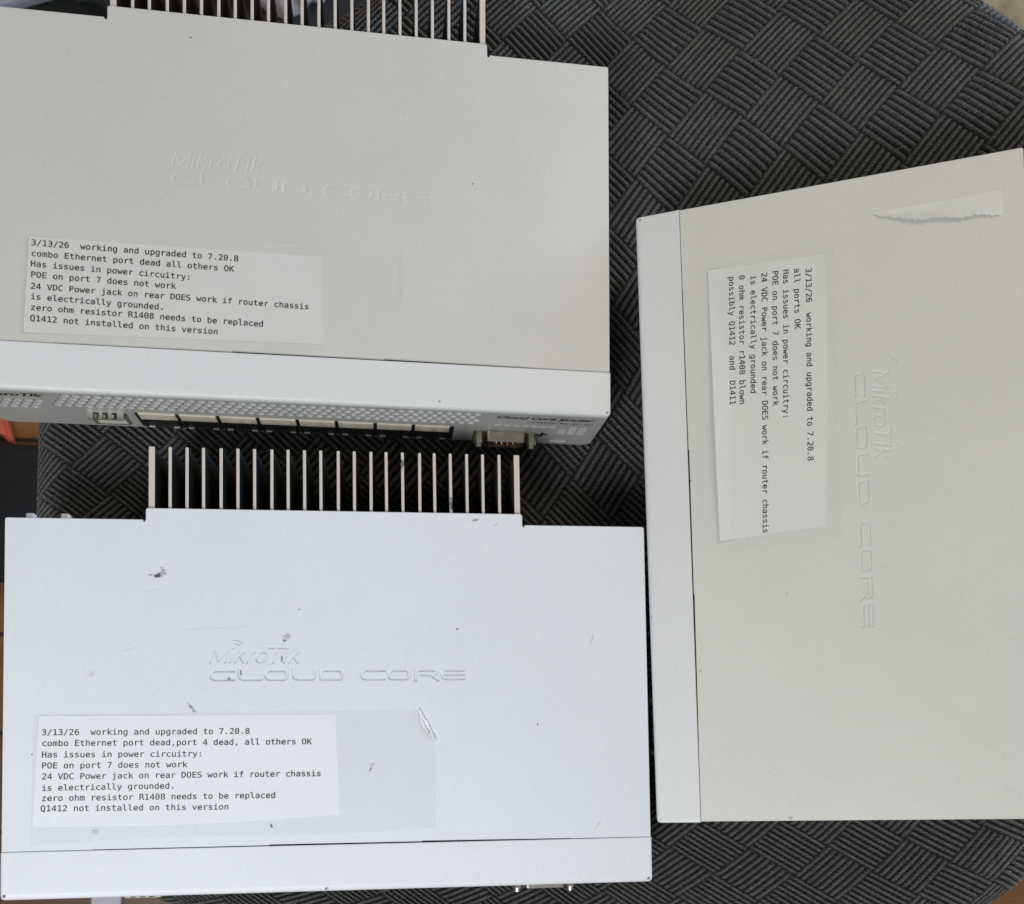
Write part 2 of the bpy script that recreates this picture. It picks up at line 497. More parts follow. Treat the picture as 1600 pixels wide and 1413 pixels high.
STEP = 0.4
xs = np.arange(-150, 364, STEP); ys = np.arange(-124, 392, STEP)
X, Y = np.meshgrid(xs, ys, indexing='ij')
d = out_dist(X, Y)
rr = 22.0
drop = rr - np.sqrt(np.clip(rr * rr - np.clip(rr - d, 0, rr) ** 2, 0, None))
rs = np.random.default_rng(4)
WV, YARN = weave(X, Y, rs)
Z = seat_h(X, Y) - drop + WV - 1.7
Z += rs.normal(0, 0.085, Z.shape)
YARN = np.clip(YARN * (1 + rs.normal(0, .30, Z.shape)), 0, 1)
seat = bpy.data.objects.new('upholstered_seat', None)
link(seat)
seat.location = (100 * MM, 115 * MM, -100 * MM)
tag(seat, 'black basket weave upholstered seat carrying the three routers', 'seat')
inv = Vector((-100 * MM, -115 * MM, 100 * MM))
me = grid_mesh(X, Y, Z, d > 0.15)
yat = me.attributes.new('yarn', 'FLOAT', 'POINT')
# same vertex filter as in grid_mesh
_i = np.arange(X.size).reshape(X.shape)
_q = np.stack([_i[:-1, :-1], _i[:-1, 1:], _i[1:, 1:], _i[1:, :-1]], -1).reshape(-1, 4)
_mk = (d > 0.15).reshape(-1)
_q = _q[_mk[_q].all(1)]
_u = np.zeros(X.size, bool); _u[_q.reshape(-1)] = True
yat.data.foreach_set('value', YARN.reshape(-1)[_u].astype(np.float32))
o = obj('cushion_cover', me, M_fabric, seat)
o.location = inv
# lint caught in the weave
bm = bmesh.new()
r5 = random.Random(21)
for k in range(170):
    lx_, ly_ = r5.uniform(-130, 330), r5.uniform(-110, 360)
    lz = float(seat_h(np.array(lx_), np.array(ly_))) + .15
    a_ = r5.uniform(0, 6.28); ln_ = r5.uniform(.3, 1.3) if k % 9 else r5.uniform(2, 4)
    w_ = .07 if ln_ > 1.5 else .12
    pr = None
    for t_ in range(4):
        px_ = lx_ + math.cos(a_) * ln_ * t_ / 3; py_ = ly_ + math.sin(a_) * ln_ * t_ / 3
        a_ += r5.uniform(-.6, .6)
        row = [bm.verts.new((px_ - math.sin(a_) * w_, py_ + math.cos(a_) * w_, lz)), bm.verts.new((px_, py_, lz + w_)), bm.verts.new((px_ + math.sin(a_) * w_, py_ - math.cos(a_) * w_, lz))]
        if pr:
            bm.faces.new((pr[0], pr[1], row[1], row[0])); bm.faces.new((pr[1], pr[2], row[2], row[1]))
        pr = row
o = obj('lint', bm_mesh(bm), simple('pale_lint', (0.35, 0.34, 0.32), 0.9, vary=0.4, nscale=30), seat)
o['kind'] = 'stuff'
o.location = inv
# side wall with a piping cord
bm = bmesh.new()
rows = []
n = len(OUTL)
cen = OUTL.mean(0)
hb = seat_h(OUTL[:, 0], OUTL[:, 1])
for k in range(15):
    t = k / 14
    rows.append([])
    for i in range(n):
        nx, ny = OUTL[i - 1] - OUTL[(i + 1) % n]
        nn = np.array([ny, -nx]); nn /= np.linalg.norm(nn)
        if nn @ (OUTL[i] - cen) < 0: nn = -nn
        off = 1.5 * math.sin(math.pi * t) - 0.6 - 6 * t * t
        x, y = OUTL[i] + nn * off
        z = (hb[i] - 21.5) * (1 - t) + (-75 + 0.35 * hb[i]) * t
        rows[-1].append(bm.verts.new((x, y, z)))
for k in range(14):
    for i in range(n):
        bm.faces.new((rows[k][i], rows[k][(i + 1) % n], rows[k + 1][(i + 1) % n], rows[k + 1][i]))
bm.faces.new(rows[-1])
o = obj('cushion_side', bm_mesh(bm, True), simple('black_side_fabric', (0.05, 0.05, 0.052), 0.9, vary=0.3, nscale=900, bmp=0.8, bscale=1500), seat)
o.location = inv
bm = bmesh.new()
add_prism(bm, [tuple(cen + (p - cen) * 0.82) for p in OUTL[::4]], -100, -72)
o = obj('seat_board', bm_mesh(bm), M_black, seat); o.location = inv
for lx, ly in ((-80, -50), (270, -50), (270, 280), (-80, 280)):
    bm = bmesh.new()
    add_cyl_y(bm, 0, 0, 17, 0, 320, 20, 12)
    bmesh.ops.rotate(bm, cent=(0, 0, 0), matrix=Matrix.Rotation(-math.pi / 2, 3, 'X'), verts=bm.verts)
    bmesh.ops.translate(bm, vec=(lx, ly, -100), verts=bm.verts)
    o = obj('leg', bm_mesh(bm, True), M_black, seat); o.location = inv

# ------------------------------------------------------------------ lettering
def load_font(kind):
    try:
        base = bpy.utils.system_resource('DATAFILES', path='fonts')
        f = glob.glob(os.path.join(base, kind))
        if f: return bpy.data.fonts.load(f[0])
    except Exception:
        pass
    return None
FMONO = load_font('DejaVuSansMono*')
FSANS = load_font('Inter*')

def line_verts(s, size, font, shear=0.0, offset=0.0):
    cu = bpy.data.curves.new('text', 'FONT')
    cu.body = s
    if font: cu.font = font
    cu.size = size
    cu.shear = shear
    cu.offset = offset
    cu.resolution_u = 3
    o = bpy.data.objects.new('text', cu)
    link(o)
    dg = bpy.context.evaluated_depsgraph_get()
    dg.update()
    me = bpy.data.meshes.new_from_object(o.evaluated_get(dg))
    V = [tuple(v.co) for v in me.vertices]
    F = [tuple(p.vertices) for p in me.polygons]
    bpy.data.objects.remove(o)
    bpy.data.meshes.remove(me)
    return V, F

ADV = 2.091
def text_block(lines, starts, ends, zf, size=4.6):
    """each line runs from its start towards its end; every character takes the fixed pitch"""
    Vs, Fs = [], []
    for s, a, b in zip(lines, starts, ends):
        V, F = line_verts(s, size, FMONO, offset=0.03)
        n = len(s)
        wid = n * size * 0.4293
        dx, dy = b[0] - a[0], b[1] - a[1]
        ln = math.hypot(dx, dy)
        sx = (ln + 0.3) / wid
        ca, sa = dx / ln, dy / ln
        base = len(Vs)
        for (x, y, z) in V:
            x *= sx
            X_, Y_ = a[0] + x * ca - y * sa, a[1] + x * sa + y * ca
            Vs.append((X_ * MM, Y_ * MM, zf(X_, Y_) * MM))
        Fs += [tuple(i + base for i in f) for f in F]
    me = bpy.data.meshes.new('mesh')
    me.from_pydata(Vs, [], Fs)
    return me

# ------------------------------------------------------------------ embossed logo height field (router mm, y up)
def seg_dist(X, Y, pts, closed=False):
    d = np.full(X.shape, 1e9)
    m = len(pts) if closed else len(pts) - 1
    for i in range(m):
        a = np.array(pts[i], float); b = np.array(pts[(i + 1) % len(pts)], float)
        ab = b - a
        t = np.clip(((X - a[0]) * ab[0] + (Y - a[1]) * ab[1]) / max(ab @ ab, 1e-9), 0, 1)
        d = np.minimum(d, np.hypot(X - a[0] - t * ab[0], Y - a[1] - t * ab[1]))
    return d

def letter(ch, w, h):
    r = 1.5; e = 0.6
    arcL = lambda y0, y1: None
    l, b_, rt, tp = e, e, w - e, h - e
    cl = [(l + r * (1 - math.cos(a)), b_ + r * (1 - math.sin(a))) for a in np.linspace(0, math.pi / 2, 5)]
    tl = [(l + r * (1 - math.cos(a)), tp - r * (1 - math.sin(a))) for a in np.linspace(0, math.pi / 2, 5)]
    br = [(rt - r * (1 - math.cos(a)), b_ + r * (1 - math.sin(a))) for a in np.linspace(0, math.pi / 2, 5)]
    tr = [(rt - r * (1 - math.cos(a)), tp - r * (1 - math.sin(a))) for a in np.linspace(0, math.pi / 2, 5)]
    if ch == 'C': return [([(w, tp)] + tl[::-1] + cl + [(w, b_)], False)]
    if ch == 'L': return [([(l, h)] + cl + [(w, b_)], False)]
    if ch == 'O': return [(tl[::-1] + cl + br[::-1] + tr, True)]
    if ch == 'U': return [([(l, h)] + cl + br[::-1] + [(rt, h)], False)]
    if ch == 'D': return [([(l, b_), (l, tp)] + tr[::-1] + br, True)]
    if ch == 'R': return [([(l, 0), (l, tp)] + tr[::-1][:4] + [(rt - .4, tp - 1.6), (rt - 1, tp - 1.9), (3.2, tp - 1.9)], False), ([(w * .5, tp - 1.9), (w * .72, tp - 2.1), (w, 0)], False)]
    if ch == 'E': return [([(w, tp)] + tl[::-1] + cl + [(w, b_)], False), ([(l + .4, (b_ + tp) / 2), (w, (b_ + tp) / 2)], False)]
boxes = [('C', 82.7, 92.7), ('L', 94.3, 104), ('O', 105.1, 115.2), ('U', 116.8, 126.7), ('D', 128.3, 138.5), ('C', 145.6, 155.6), ('O', 157, 166.8), ('R', 168.6, 178.7), ('E', 179.8, 189.8)]
PX0, PX1, PY0, PY1 = 80.0, 193.0, 86.5, 112.5
gx = np.linspace(PX0, PX1, 660); gy = np.linspace(PY0, PY1, 156)
GX, GY_ = np.meshgrid(gx, gy, indexing='ij')
hgt = np.zeros(GX.shape)
def press(pts, closed, x0, y0, hw, amp=0.42, soft=0.28):
    global hgt
    sub = seg_dist(GX, GY_, [(x0 + x, y0 + y) for x, y in pts], closed)
    t = np.clip((hw + soft / 2 - sub) / soft, 0, 1)
    hgt = np.maximum(hgt, amp * t * t * (3 - 2 * t))
for ch, x0, x1 in boxes:
    for pts, cl in letter(ch, x1 - x0, 4.9):
        press(pts, cl, x0, 89.6, 0.60)
sh = lambda P: [(x + 0.26 * y, y) for x, y in P]
hh = 6.3
def mik(P, w=0.34, closed=False): press(sh(P), closed, 82.9, 97.4, w, 0.34, 0.25)
mik([(0, 0), (0, hh), (3.2, 0.6), (6.2, hh), (6.2, 0)])          # M
mik([(8.1, 0), (8.1, 4.4)]); mik([(8.1, 5.9), (8.1, 6.1)])      # i
mik([(10.3, 0), (10.3, hh)]); mik([(10.4, 2.2), (13.2, 4.5)]); mik([(11.2, 2.8), (13.6, 0)])   # k
mik([(15.2, 0), (15.2, 4.3)]); mik([(15.2, 3.2), (16.4, 4.2), (17.4, 4.3)])                 # r
mik([(20.6 + 2.2 * math.cos(a), 2.2 + 2.2 * math.sin(a)) for a in np.linspace(0, 2 * math.pi, 14)[:-1]], closed=True)   # o
mik([(22.6, hh), (29.2, hh)], .5); mik([(26, 0), (26, hh)], .5)      # T
mik([(30.4, 0), (30.4, 4.4)], .45); mik([(30.4, 5.9), (30.4, 6.3)], .5)
mik([(32.6, 0), (32.6, hh)], .5); mik([(32.8, 2.2), (35.6, 4.5)], .45); mik([(33.6, 2.8), (36.2, 0)], .45)
for r_ in (2.6, 4.0):                                              # the two small waves above the k
    press([(95.0 - 2 + r_ * math.cos(a), 103.0 + r_ * math.sin(a)) for a in np.linspace(0.75, 1.75, 8)], False, 0, 0, 0.22, 0.26, 0.25)
press([(111.5 + 1.5, 105.5), (115.5, 109.5)], False, 0, 0, 0.2, 0.15, 0.25)

# ------------------------------------------------------------------ router dimensions (mm) : y = depth from the front, z = 0 at the lid
W, D, SEAM, TAB, TX0, TX1, YF, H = 272, 158.1, 19.8, 4.9, 56.7, 216.6, 190.0, 44.0
def loc(me):
    return me
OX, OY, OZ = -136, -79, 44     # router mm -> local mm (origin at the centre of the base)
def shift(bm):
    bmesh.ops.translate(bm, vec=(OX, OY, OZ), verts=bm.verts)
    return bm

def cover_mesh(press_depth=1.5):
    bm = bmesh.new()
    x0, x1 = 0.5, W - 0.5
    y0 = SEAM + 0.05
    edge = [(x0, y0), (36, y0 + .05), (36.3, y0 + .15), (107, y0 + .2), (107.3, y0 + .5), (171, y0 + .35), (171.3, y0 + .6), (236, y0 + .2), (236.4, y0 + .1), (x1, y0)]
    r = 0.7
    out = edge + [(x1, D - r), (x1 - .3, D - .2), (x1 - r, D), (TX1 + 1.3, D), (TX1 + .9, D - .9), (TX1 + .25, D - .9), (TX1, D), (TX1, D + TAB - r), (TX1 - r, D + TAB),
           (TX0 + r, D + TAB), (TX0, D + TAB - r), (TX0, D), (TX0 - .25, D - .9), (TX0 - .9, D - .9), (TX0 - 1.3, D), (x0 + r, D), (x0 + .3, D - .2), (x0, D - r)]
    # top face as an outline with a rectangular window for the pressed logo
    top = [bm.verts.new((x, y, 0)) for x, y in out]
    bot = [bm.verts.new((x, y, -1.0)) for x, y in out]
    n = len(out)
    for i in range(n):
        bm.faces.new((top[i], top[(i + 1) % n], bot[(i + 1) % n], bot[i]))
    bm.faces.new(bot)
    hole = [bm.verts.new((x, y, 0)) for x, y in ((PX0, PY0), (PX1, PY0), (PX1, PY1), (PX0, PY1))]
    es = [bm.edges.get((top[i], top[(i + 1) % n])) for i in range(n)]
    hs = [bm.edges.new((hole[i], hole[(i + 1) % 4])) for i in range(4)]
    bmesh.ops.triangle_fill(bm, use_beauty=True, edges=es + hs)
    # drop any faces filling the window
    for f in list(bm.faces):
        c = f.calc_center_median()
        if abs(c.z) < 1e-6 and PX0 < c.x < PX1 and PY0 < c.y < PY1 and all(PX0 - .01 <= v.co.x <= PX1 + .01 and PY0 - .01 <= v.co.y <= PY1 + .01 for v in f.verts):
            bm.faces.remove(f)
    # side flanges going down
    for xa in (x0 + .01, x1 - 1.01):
        add_box(bm, xa, xa + 1.0, y0 + .8, D - .8, -41.5, -1.002)
    bmesh.ops.recalc_face_normals(bm, faces=bm.faces)
    for e in [e for e in bm.edges if len(e.link_faces) == 2 and abs(e.verts[0].co.z) < 1e-6 and abs(e.verts[1].co.z) < 1e-6 and e.calc_face_angle(0) > 1]:
        e.select = True
    be = [e for e in bm.edges if e.select]
    bmesh.ops.bevel(bm, geom=be, offset=0.22, segments=2, affect='EDGES')
    shift(bm)
    me = bm_mesh(bm)
    # the pressed logo patch joined in
    g = grid_mesh(GX + OX, GY_ + OY, OZ - press_depth * hgt)
    bm2 = bmesh.new()
    bm2.from_mesh(me)
    bm2.from_mesh(g)
    me2 = bpy.data.meshes.new('mesh')
    bm2.to_mesh(me2)
    bm2.free()
    return me2

def cap_mesh():
    bm = bmesh.new()
    # cross-section y,z : nearly flat strip that eases down to a rounded front nose
    prof = [(SEAM - .15, -1.2), (SEAM - .15, -.25), (SEAM - .4, -.04), (14, -.08), (8, -.14), (2.6, -.2), (1.5, -.34), (.8, -.66), (.3, -1.15), (0.06, -1.9), (0, -3.0), (1.2, -3.0), (1.3, -1.9)]
    xs_ = [0, .35, 1.0, 2.0, 270, 271, 271.65, 272]
    ins = [1.9, .9, .25, 0, 0, .25, .9, 1.9]       # rounded corners in plan
    rows = []
    for x, i in zip(xs_, ins):
        zc = -.5 * max(0, i - .5)
        rows.append([bm.verts.new((x, max(y, i) if y < 3 else y, z + (zc if y < SEAM + 1 and z > -1.1 else 0))) for y, z in prof])
    m = len(prof)
    for a in range(len(rows) - 1):
        for b in range(m):
            bm.faces.new((rows[a][b], rows[a][(b + 1) % m], rows[a + 1][(b + 1) % m], rows[a + 1][b]))
    bm.faces.new(rows[0]); bm.faces.new(list(reversed(rows[-1])))
    # side tabs of the cap wrapping down the flanks
    for xa in (.02, W - .82):
        add_box(bm, xa, xa + .8, 2.2, SEAM - .2, -42, -1.25)
    shift(bm)
    me = bm_mesh(bm)
    for p in me.polygons: p.use_smooth = False
    return me

def panel_mesh():
    """front plate with real hexagonal vent holes"""
    bm = bmesh.new()
    ch = 3.0
    pts = [(0.9, -3), (W - .9, -3), (W - .9, -H + ch), (W - .9 - ch, -H), (.9 + ch, -H), (.9, -H + ch)]
    a = [bm.verts.new((x, 0.1, z)) for x, z in pts]
    b = [bm.verts.new((x, 1.5, z)) for x, z in pts]
    bm.faces.new(a); bm.faces.new(list(reversed(b)))
    for i in range(len(pts)):
        bm.faces.new((a[i], a[(i + 1) % len(pts)], b[(i + 1) % len(pts)], b[i]))
    bmesh.ops.recalc_face_normals(bm, faces=bm.faces)
    shift(bm)
    base = bpy.data.objects.new('plate', bm_mesh(bm, scale=1)); link(base)
    bm = bmesh.new()
    pitch = 4.25; rad = 1.95
    def hexa(cx_, cz_):
        P = [(cx_ + rad * math.cos(math.pi / 6 + k * math.pi / 3), cz_ + rad * math.sin(math.pi / 6 + k * math.pi / 3)) for k in range(6)]
        va = [bm.verts.new((x, -1, z)) for x, z in P]; vb = [bm.verts.new((x, 3, z)) for x, z in P]
        bm.faces.new(va); bm.faces.new(list(reversed(vb)))
        for i in range(6): bm.faces.new((va[i], va[(i + 1) % 6], vb[(i + 1) % 6], vb[i]))
    for row in range(4):
        z = -6.6 - row * 3.85
        x = 38 - row * pitch / 2
        while x < 213:
            if not (row == 3 and x > 212): hexa(x, z)
            x += pitch
    for row in range(3):
        z = -14.3 - row * 3.85
        x = 4 + (row % 2) * pitch / 2
        while x < 27.2 - row * 2.1:
            hexa(x, z)
            x += pitch
    bmesh.ops.recalc_face_normals(bm, faces=bm.faces)
    shift(bm)
    cut = bpy.data.objects.new('cutter', bm_mesh(bm, scale=1)); link(cut)
    md = base.modifiers.new('b', 'BOOLEAN'); md.operation = 'DIFFERENCE'; md.object = cut; md.solver = 'EXACT'
    dg = bpy.context.evaluated_depsgraph_get(); dg.update()
    me = bpy.data.meshes.new_from_object(base.evaluated_get(dg))
    bpy.data.objects.remove(base); bpy.data.objects.remove(cut)
    me.transform(Matrix.Scale(MM, 4))
    return me

ME = {}
ME['cover'] = {'low': cover_mesh(2.0), 'up': cover_mesh(0.24), 'side': cover_mesh(1.1)}
ME['cap'] = cap_mesh()
ME['panel'] = panel_mesh()
bm = bmesh.new()
add_box(bm, 2, W - 2, 9, D - 1, -H + 1.2, -1.2)          # dark body inside
add_box(bm, 1.6, W - 1.6, 1.6, 8.99, -H + 1.2, -H + 2.4)
ME['inner'] = bm_mesh(shift(bm))
bm = bmesh.new()
add_box(bm, 1.7, W - 1.7, 1.6, D - .6, -H, -H + 1.19, .3, 1)
add_box(bm, 4, W - 4, D - .99, D - .1, -H + 1.2, -1.3)
ME['tray'] = bm_mesh(shift(bm))
# heat sink: base and fins
bm = bmesh.new()
add_box(bm, TX0 + .3, TX1 - .3, D, D + TAB - .4, -H + 2, -1.25)
ME['sink'] = bm_mesh(shift(bm))
def fin_mesh(w):
    bm = bmesh.new()
    add_box(bm, -w / 2, w / 2, D + TAB - .9 + OY, YF + OY, -H + 2 + OZ, -1.6 + OZ, .22, 1)
    return bm_mesh(bm)
ME['fin'] = fin_mesh(1.3); ME['fin_wide'] = fin_mesh(2.5)

M_finchip = {14: paint('chipped_fin_paint', (0.60, 0.52, 0.45), [(-.3, 106, 1.2, 2.6, 0, 6, DK)]), 17: paint('chipped_fin_paint', (0.60, 0.52, 0.45), [(0, 88.5, 1.2, 3.4, .05, 7, DK)])}
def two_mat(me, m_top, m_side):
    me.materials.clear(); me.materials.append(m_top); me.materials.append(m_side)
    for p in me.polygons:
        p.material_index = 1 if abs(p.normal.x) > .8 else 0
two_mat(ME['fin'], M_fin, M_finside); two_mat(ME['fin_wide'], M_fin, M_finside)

# rj45 jack: nickel shell with a dark mouth, contacts, light pipes
def rj_shell():
    bm = bmesh.new()
    y0, y1 = -.55, 8.5
    w = 15.9
    add_box(bm, -w / 2, w / 2, y0, y1, -7.2, 0, .25, 1)               # top band
    return bm_mesh(bm)
ME['rj_shell'] = rj_shell()
bm = bmesh.new()
add_box(bm, -7.1, 7.1, 5.5, 8.4, -17.6, -7.22)
add_box(bm, -7.9, -7.11, -.4, 8, -17.6, -7.22); add_box(bm, 7.11, 7.9, -.4, 8, -17.6, -7.22)
add_box(bm, -7.9, 7.9, -.4, 8, -18.4, -17.61)
add_box(bm, -7.1, -3.2, -.2, 5.49, -17.6, -15.6); add_box(bm, 3.2, 7.1, -.2, 5.49, -17.6, -15.6)
ME['rj_socket'] = bm_mesh(bm)
bm = bmesh.new()
for k in range(8):
    add_box(bm, -3.7 + k * 1.02, -3.3 + k * 1.02, 1.2, 5.4, -9.2, -8.9)
ME['rj_pins'] = bm_mesh(bm)
bm = bmesh.new()
add_box(bm, -6.8, -4.2, -.62, -.3, -17.9, -16.9); add_box(bm, 4.2, 6.8, -.62, -.3, -17.9, -16.9)
ME['rj_lamp'] = bm_mesh(bm)

# d-sub serial port
def dsub_shell():
    bm = bmesh.new()
    def loop(w0, w1, h, y, r=1.0):
        P = [(-w0 / 2, h / 2), (w0 / 2, h / 2), (w1 / 2, -h / 2), (-w1 / 2, -h / 2)]
        out = []
        for i in range(4):
            p = Vector(P[i]); a = (Vector(P[i - 1]) - p).normalized(); b = (Vector(P[(i + 1) % 4]) - p).normalized()
            for t in np.linspace(0, 1, 5):
                out.append(p + a * r * (1 - t) ** 2 + b * r * t * t)
        return [bm.verts.new((v.x, y, v.y)) for v in out]
    a = loop(18.4, 16.6, 9.6, .1); b = loop(17.6, 15.8, 8.8, -4.6); c = loop(16.6, 14.8, 7.8, -4.6); d_ = loop(16.6, 14.8, 7.8, .5)
    for p, q in ((a, b), (b, c), (c, d_)):
        for i in range(20): bm.faces.new((p[i], p[(i + 1) % 20], q[(i + 1) % 20], q[i]))
    bm.faces.new(d_)
    add_box(bm, -15.3, 15.3, -.45, .05, -6.2, 6.2, .15, 1)
    return bm_mesh(bm)
ME['ds_shell'] = dsub_shell()
bm = bmesh.new()
for k in range(5): add_cyl_y(bm, -5.5 + k * 2.75, 1.4, .5, -4.0, .4, 8)
for k in range(4): add_cyl_y(bm, -4.1 + k * 2.75, -1.4, .5, -4.6, .4, 8)
ME['ds_pins'] = bm_mesh(bm, True)
bm = bmesh.new()
add_cyl_y(bm, 0, 0, 2.5, -4.6, -.46, 6)
add_cyl_y(bm, 0, 0, 1.5, -6.4, -4.61, 12, 1.7)
ME['ds_screw'] = bm_mesh(bm)
bm = bmesh.new()
add_box(bm, -7.6, 7.6, -3.2, 8, -1, 0); add_box(bm, -7.6, 7.6, -.9, 8, -14, -13)
add_box(bm, -7.6, -6.8, -.9, 8, -12.99, -1.01); add_box(bm, 6.8, 7.6, -.9, 8, -12.99, -1.01)
for k in range(3):
    add_box(bm, -4.6 + k * 3.6, -3.4 + k * 3.6, -2.6, -1.2, 0.01, .7, .2, 1)
ME['sfp'] = bm_mesh(bm)
bm = bmesh.new()
add_box(bm, 0, 3.6, 0, 2.5, -4, 0, .7, 2)
ME['nub'] = bm_mesh(bm)

def face_text(s, x0, x1, z0, size_h, shear, font, name, parent, bold=0.0):
    V, F = line_verts(s, 10, font, shear, bold)
    xs_ = [v[0] for v in V]
    xa, xb = min(xs_), max(xs_)
    hcap = 7.3
    vs = [((x0 + (x - xa) / (xb - xa) * (x1 - x0) + OX) * MM, (0.06 + OY) * MM, (z0 + y / hcap * size_h + OZ) * MM) for x, y, _ in V]
    me = bpy.data.meshes.new('mesh')
    me.from_pydata(vs, [], F)
    return obj(name, me, M_ink, parent)

def P3(me, name, mat, parent, x, y, z):
    o = obj(name, me if mat is None else me.copy(), mat, parent)
    o.location = ((x + OX) * MM, (y + OY) * MM, (z + OZ) * MM)
    return o

def child(parent, name, me, mat, loc_=None, label=None):
    me2 = me
    if mat is not None:
        me2 = me.copy()
    o = obj(name, me2, mat, parent, label)
    if loc_: o.location = loc_
    return o

# ------------------------------------------------------------------ sticker data (router mm)
def quad_grid(c, nx, ny, zfun, jag=None):
    """c: corners tl, tr, br, bl"""
    tl, tr, br_, bl = [np.array(p, float) for p in c]
    s = np.linspace(0, 1, nx)[:, None, None]; t = np.linspace(0, 1, ny)[None, :, None]
    P = (bl * (1 - s) + br_ * s) * (1 - t) + (tl * (1 - s) + tr * s) * t
    X_, Y_ = P[..., 0], P[..., 1]
    if jag: X_, Y_ = jag(X_, Y_, s[..., 0] + 0 * X_, t[..., 0] + 0 * X_)
    Z_ = zfun(s[..., 0] + 0 * X_, t[..., 0] + 0 * X_)
    return X_, Y_, Z_

def sheet(name, c, zfun, mat, parent, nx=60, ny=30, thick=.12, jag=None, label=None):
    X_, Y_, Z_ = quad_grid(c, nx, ny, zfun, jag)
    me = grid_mesh(X_ + OX, Y_ + OY, Z_ + OZ)
    bm = bmesh.new(); bm.from_mesh(me)
    ext = bmesh.ops.extrude_face_region(bm, geom=bm.faces[:])
    vs = [v for v in ext['geom'] if isinstance(v, bmesh.types.BMVert)]
    bmesh.ops.translate(bm, vec=(0, 0, -thick * MM), verts=vs)
    bmesh.ops.recalc_face_normals(bm, faces=bm.faces)
    bm.to_mesh(me); bm.free()
    me.polygons.foreach_set('use_smooth', np.zeros(len(me.polygons), bool))
    return obj(name, me, mat, parent, label)

def make_router(key, label, matrix, cap_mat, sticker):
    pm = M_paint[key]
    t = bpy.data.objects.new('network_router', None)
    link(t)
    t.empty_display_size = .02
    t.matrix_world = matrix
    tag(t, label, 'router', 'white network routers lying on the seat')
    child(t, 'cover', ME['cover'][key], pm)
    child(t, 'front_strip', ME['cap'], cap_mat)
    child(t, 'chassis', ME['tray'], M_panel)
    child(t, 'inner_body', ME['inner'], M_dark)
    fp = child(t, 'front_panel', ME['panel'], M_panel)
    fp.data.materials.append(M_hole)
    for p in fp.data.polygons:
        p.material_index = 0 if abs(p.normal.y) > .9 else 1
    hs = child(t, 'heat_sink', ME['sink'], M_finside)
    o = obj('fin', ME['fin_wide'], None, hs); o.location = ((TX0 + 1.9 + OX) * MM, 0, 0)
    for k in range(21):
        me = ME['fin']
        if key == 'low' and k in (14, 17):
            me = me.copy(); me.materials[0] = M_finchip[k]
        o = obj('fin', me, None, hs)
        o.location = ((66.1 + k * 7.03 + OX) * MM, 0, 0)
        o.rotation_euler = (0, 0, rng.uniform(-.003, .003))
    o = obj('fin', ME['fin_wide'], None, hs); o.location = ((TX1 - 1.9 + OX) * MM, 0, 0)
    # ports
    bm = bmesh.new()
    add_box(bm, 61.5, 203.5, .02, 2.5, -42.6, -24.2)
    child(t, 'port_recess', bm_mesh(shift(bm)), M_black)
    for k in range(8):
        x = 71.2 + k * 17.45
        s = child(t, 'ethernet_port', ME['rj_shell'], M_tan, ((x + OX) * MM, OY * MM, (-24.0 + OZ) * MM))
        child(s, 'socket', ME['rj_socket'], M_black)
        child(s, 'contact_pins', ME['rj_pins'], M_gold)
        child(s, 'indicator_lamps', ME['rj_lamp'], M_tan)
    child(t, 'fibre_port', ME['sfp'], M_tin, ((49.5 + OX) * MM, OY * MM, (-25.2 + OZ) * MM))
    bm = bmesh.new()
    for k in range(3):
        add_box(bm, -5.2 + k * 3.9, -2.9 + k * 3.9, -3.0, -.2, .015, .06)
    fs = child(t, 'fibre_port_slots', bm_mesh(bm), M_black, ((49.5 + OX) * MM, OY * MM, (-25.2 + OZ) * MM))
    s = child(t, 'serial_port', ME['ds_shell'], M_tin, ((228.2 + OX) * MM, OY * MM, (-33.5 + OZ) * MM))
    child(s, 'contact_pins', ME['ds_pins'], M_gold)
    for q in (-12.5, 12.5):
        child(s, 'jack_screw', ME['ds_screw'], M_tin, (q * MM, 0, 0))
    # printed marks on the front panel
    bm = bmesh.new()
    for r_ in range(3):
        for c_ in range(3 if r_ else 2):
            add_box(bm, 252.3 + c_ * 4.6 + (4.6 if not r_ else 0), 255.9 + c_ * 4.6 + (4.6 if not r_ else 0), -.02, .09, -21.6 - r_ * 3.6, -18.8 - r_ * 3.6)
    for c_ in range(7):
        add_box(bm, 222 + c_ * 4.2, 225 + c_ * 4.2, -.02, .09, -20.4, -18.6)
    child(fp, 'status_windows', bm_mesh(shift(bm)), M_led)
    bm = bmesh.new()
    add_box(bm, 250.6, 258.6, -.5, .09, -40.4, -38, .2, 1)
    child(fp, 'card_slot', bm_mesh(shift(bm)), M_led)
    bm = bmesh.new()
    add_box(bm, 244.6, 246.2, -.05, .09, -33, -27.5); add_box(bm, 246.3, 248, -.05, .09, -30.5, -29)
    add_box(bm, 243, 244.5, -.05, .09, -33, -31)
    child(fp, 'usb_symbol', bm_mesh(shift(bm)), M_ink)
    face_text('Cloud Core Router', 221.5, 266.5, -9.8, 4.6, .35, FSANS, 'model_lettering', fp, .25)
    face_text('CCR1009-7G-1C-PC', 236, 266.5, -14.6, 2.6, .2, FSANS, 'model_number', fp, .1)
    face_text('MikroTik', 3, 29.8, -8.9, 4.6, .3, FSANS, 'maker_lettering', fp, .3)
    for xx in (6.6, 20.6):
        child(t, 'rear_nub', ME['nub'], M_white, ((xx + OX) * MM, (D + .9 + OY) * MM, (-5 + OZ) * MM))
    sticker(t)
    return t

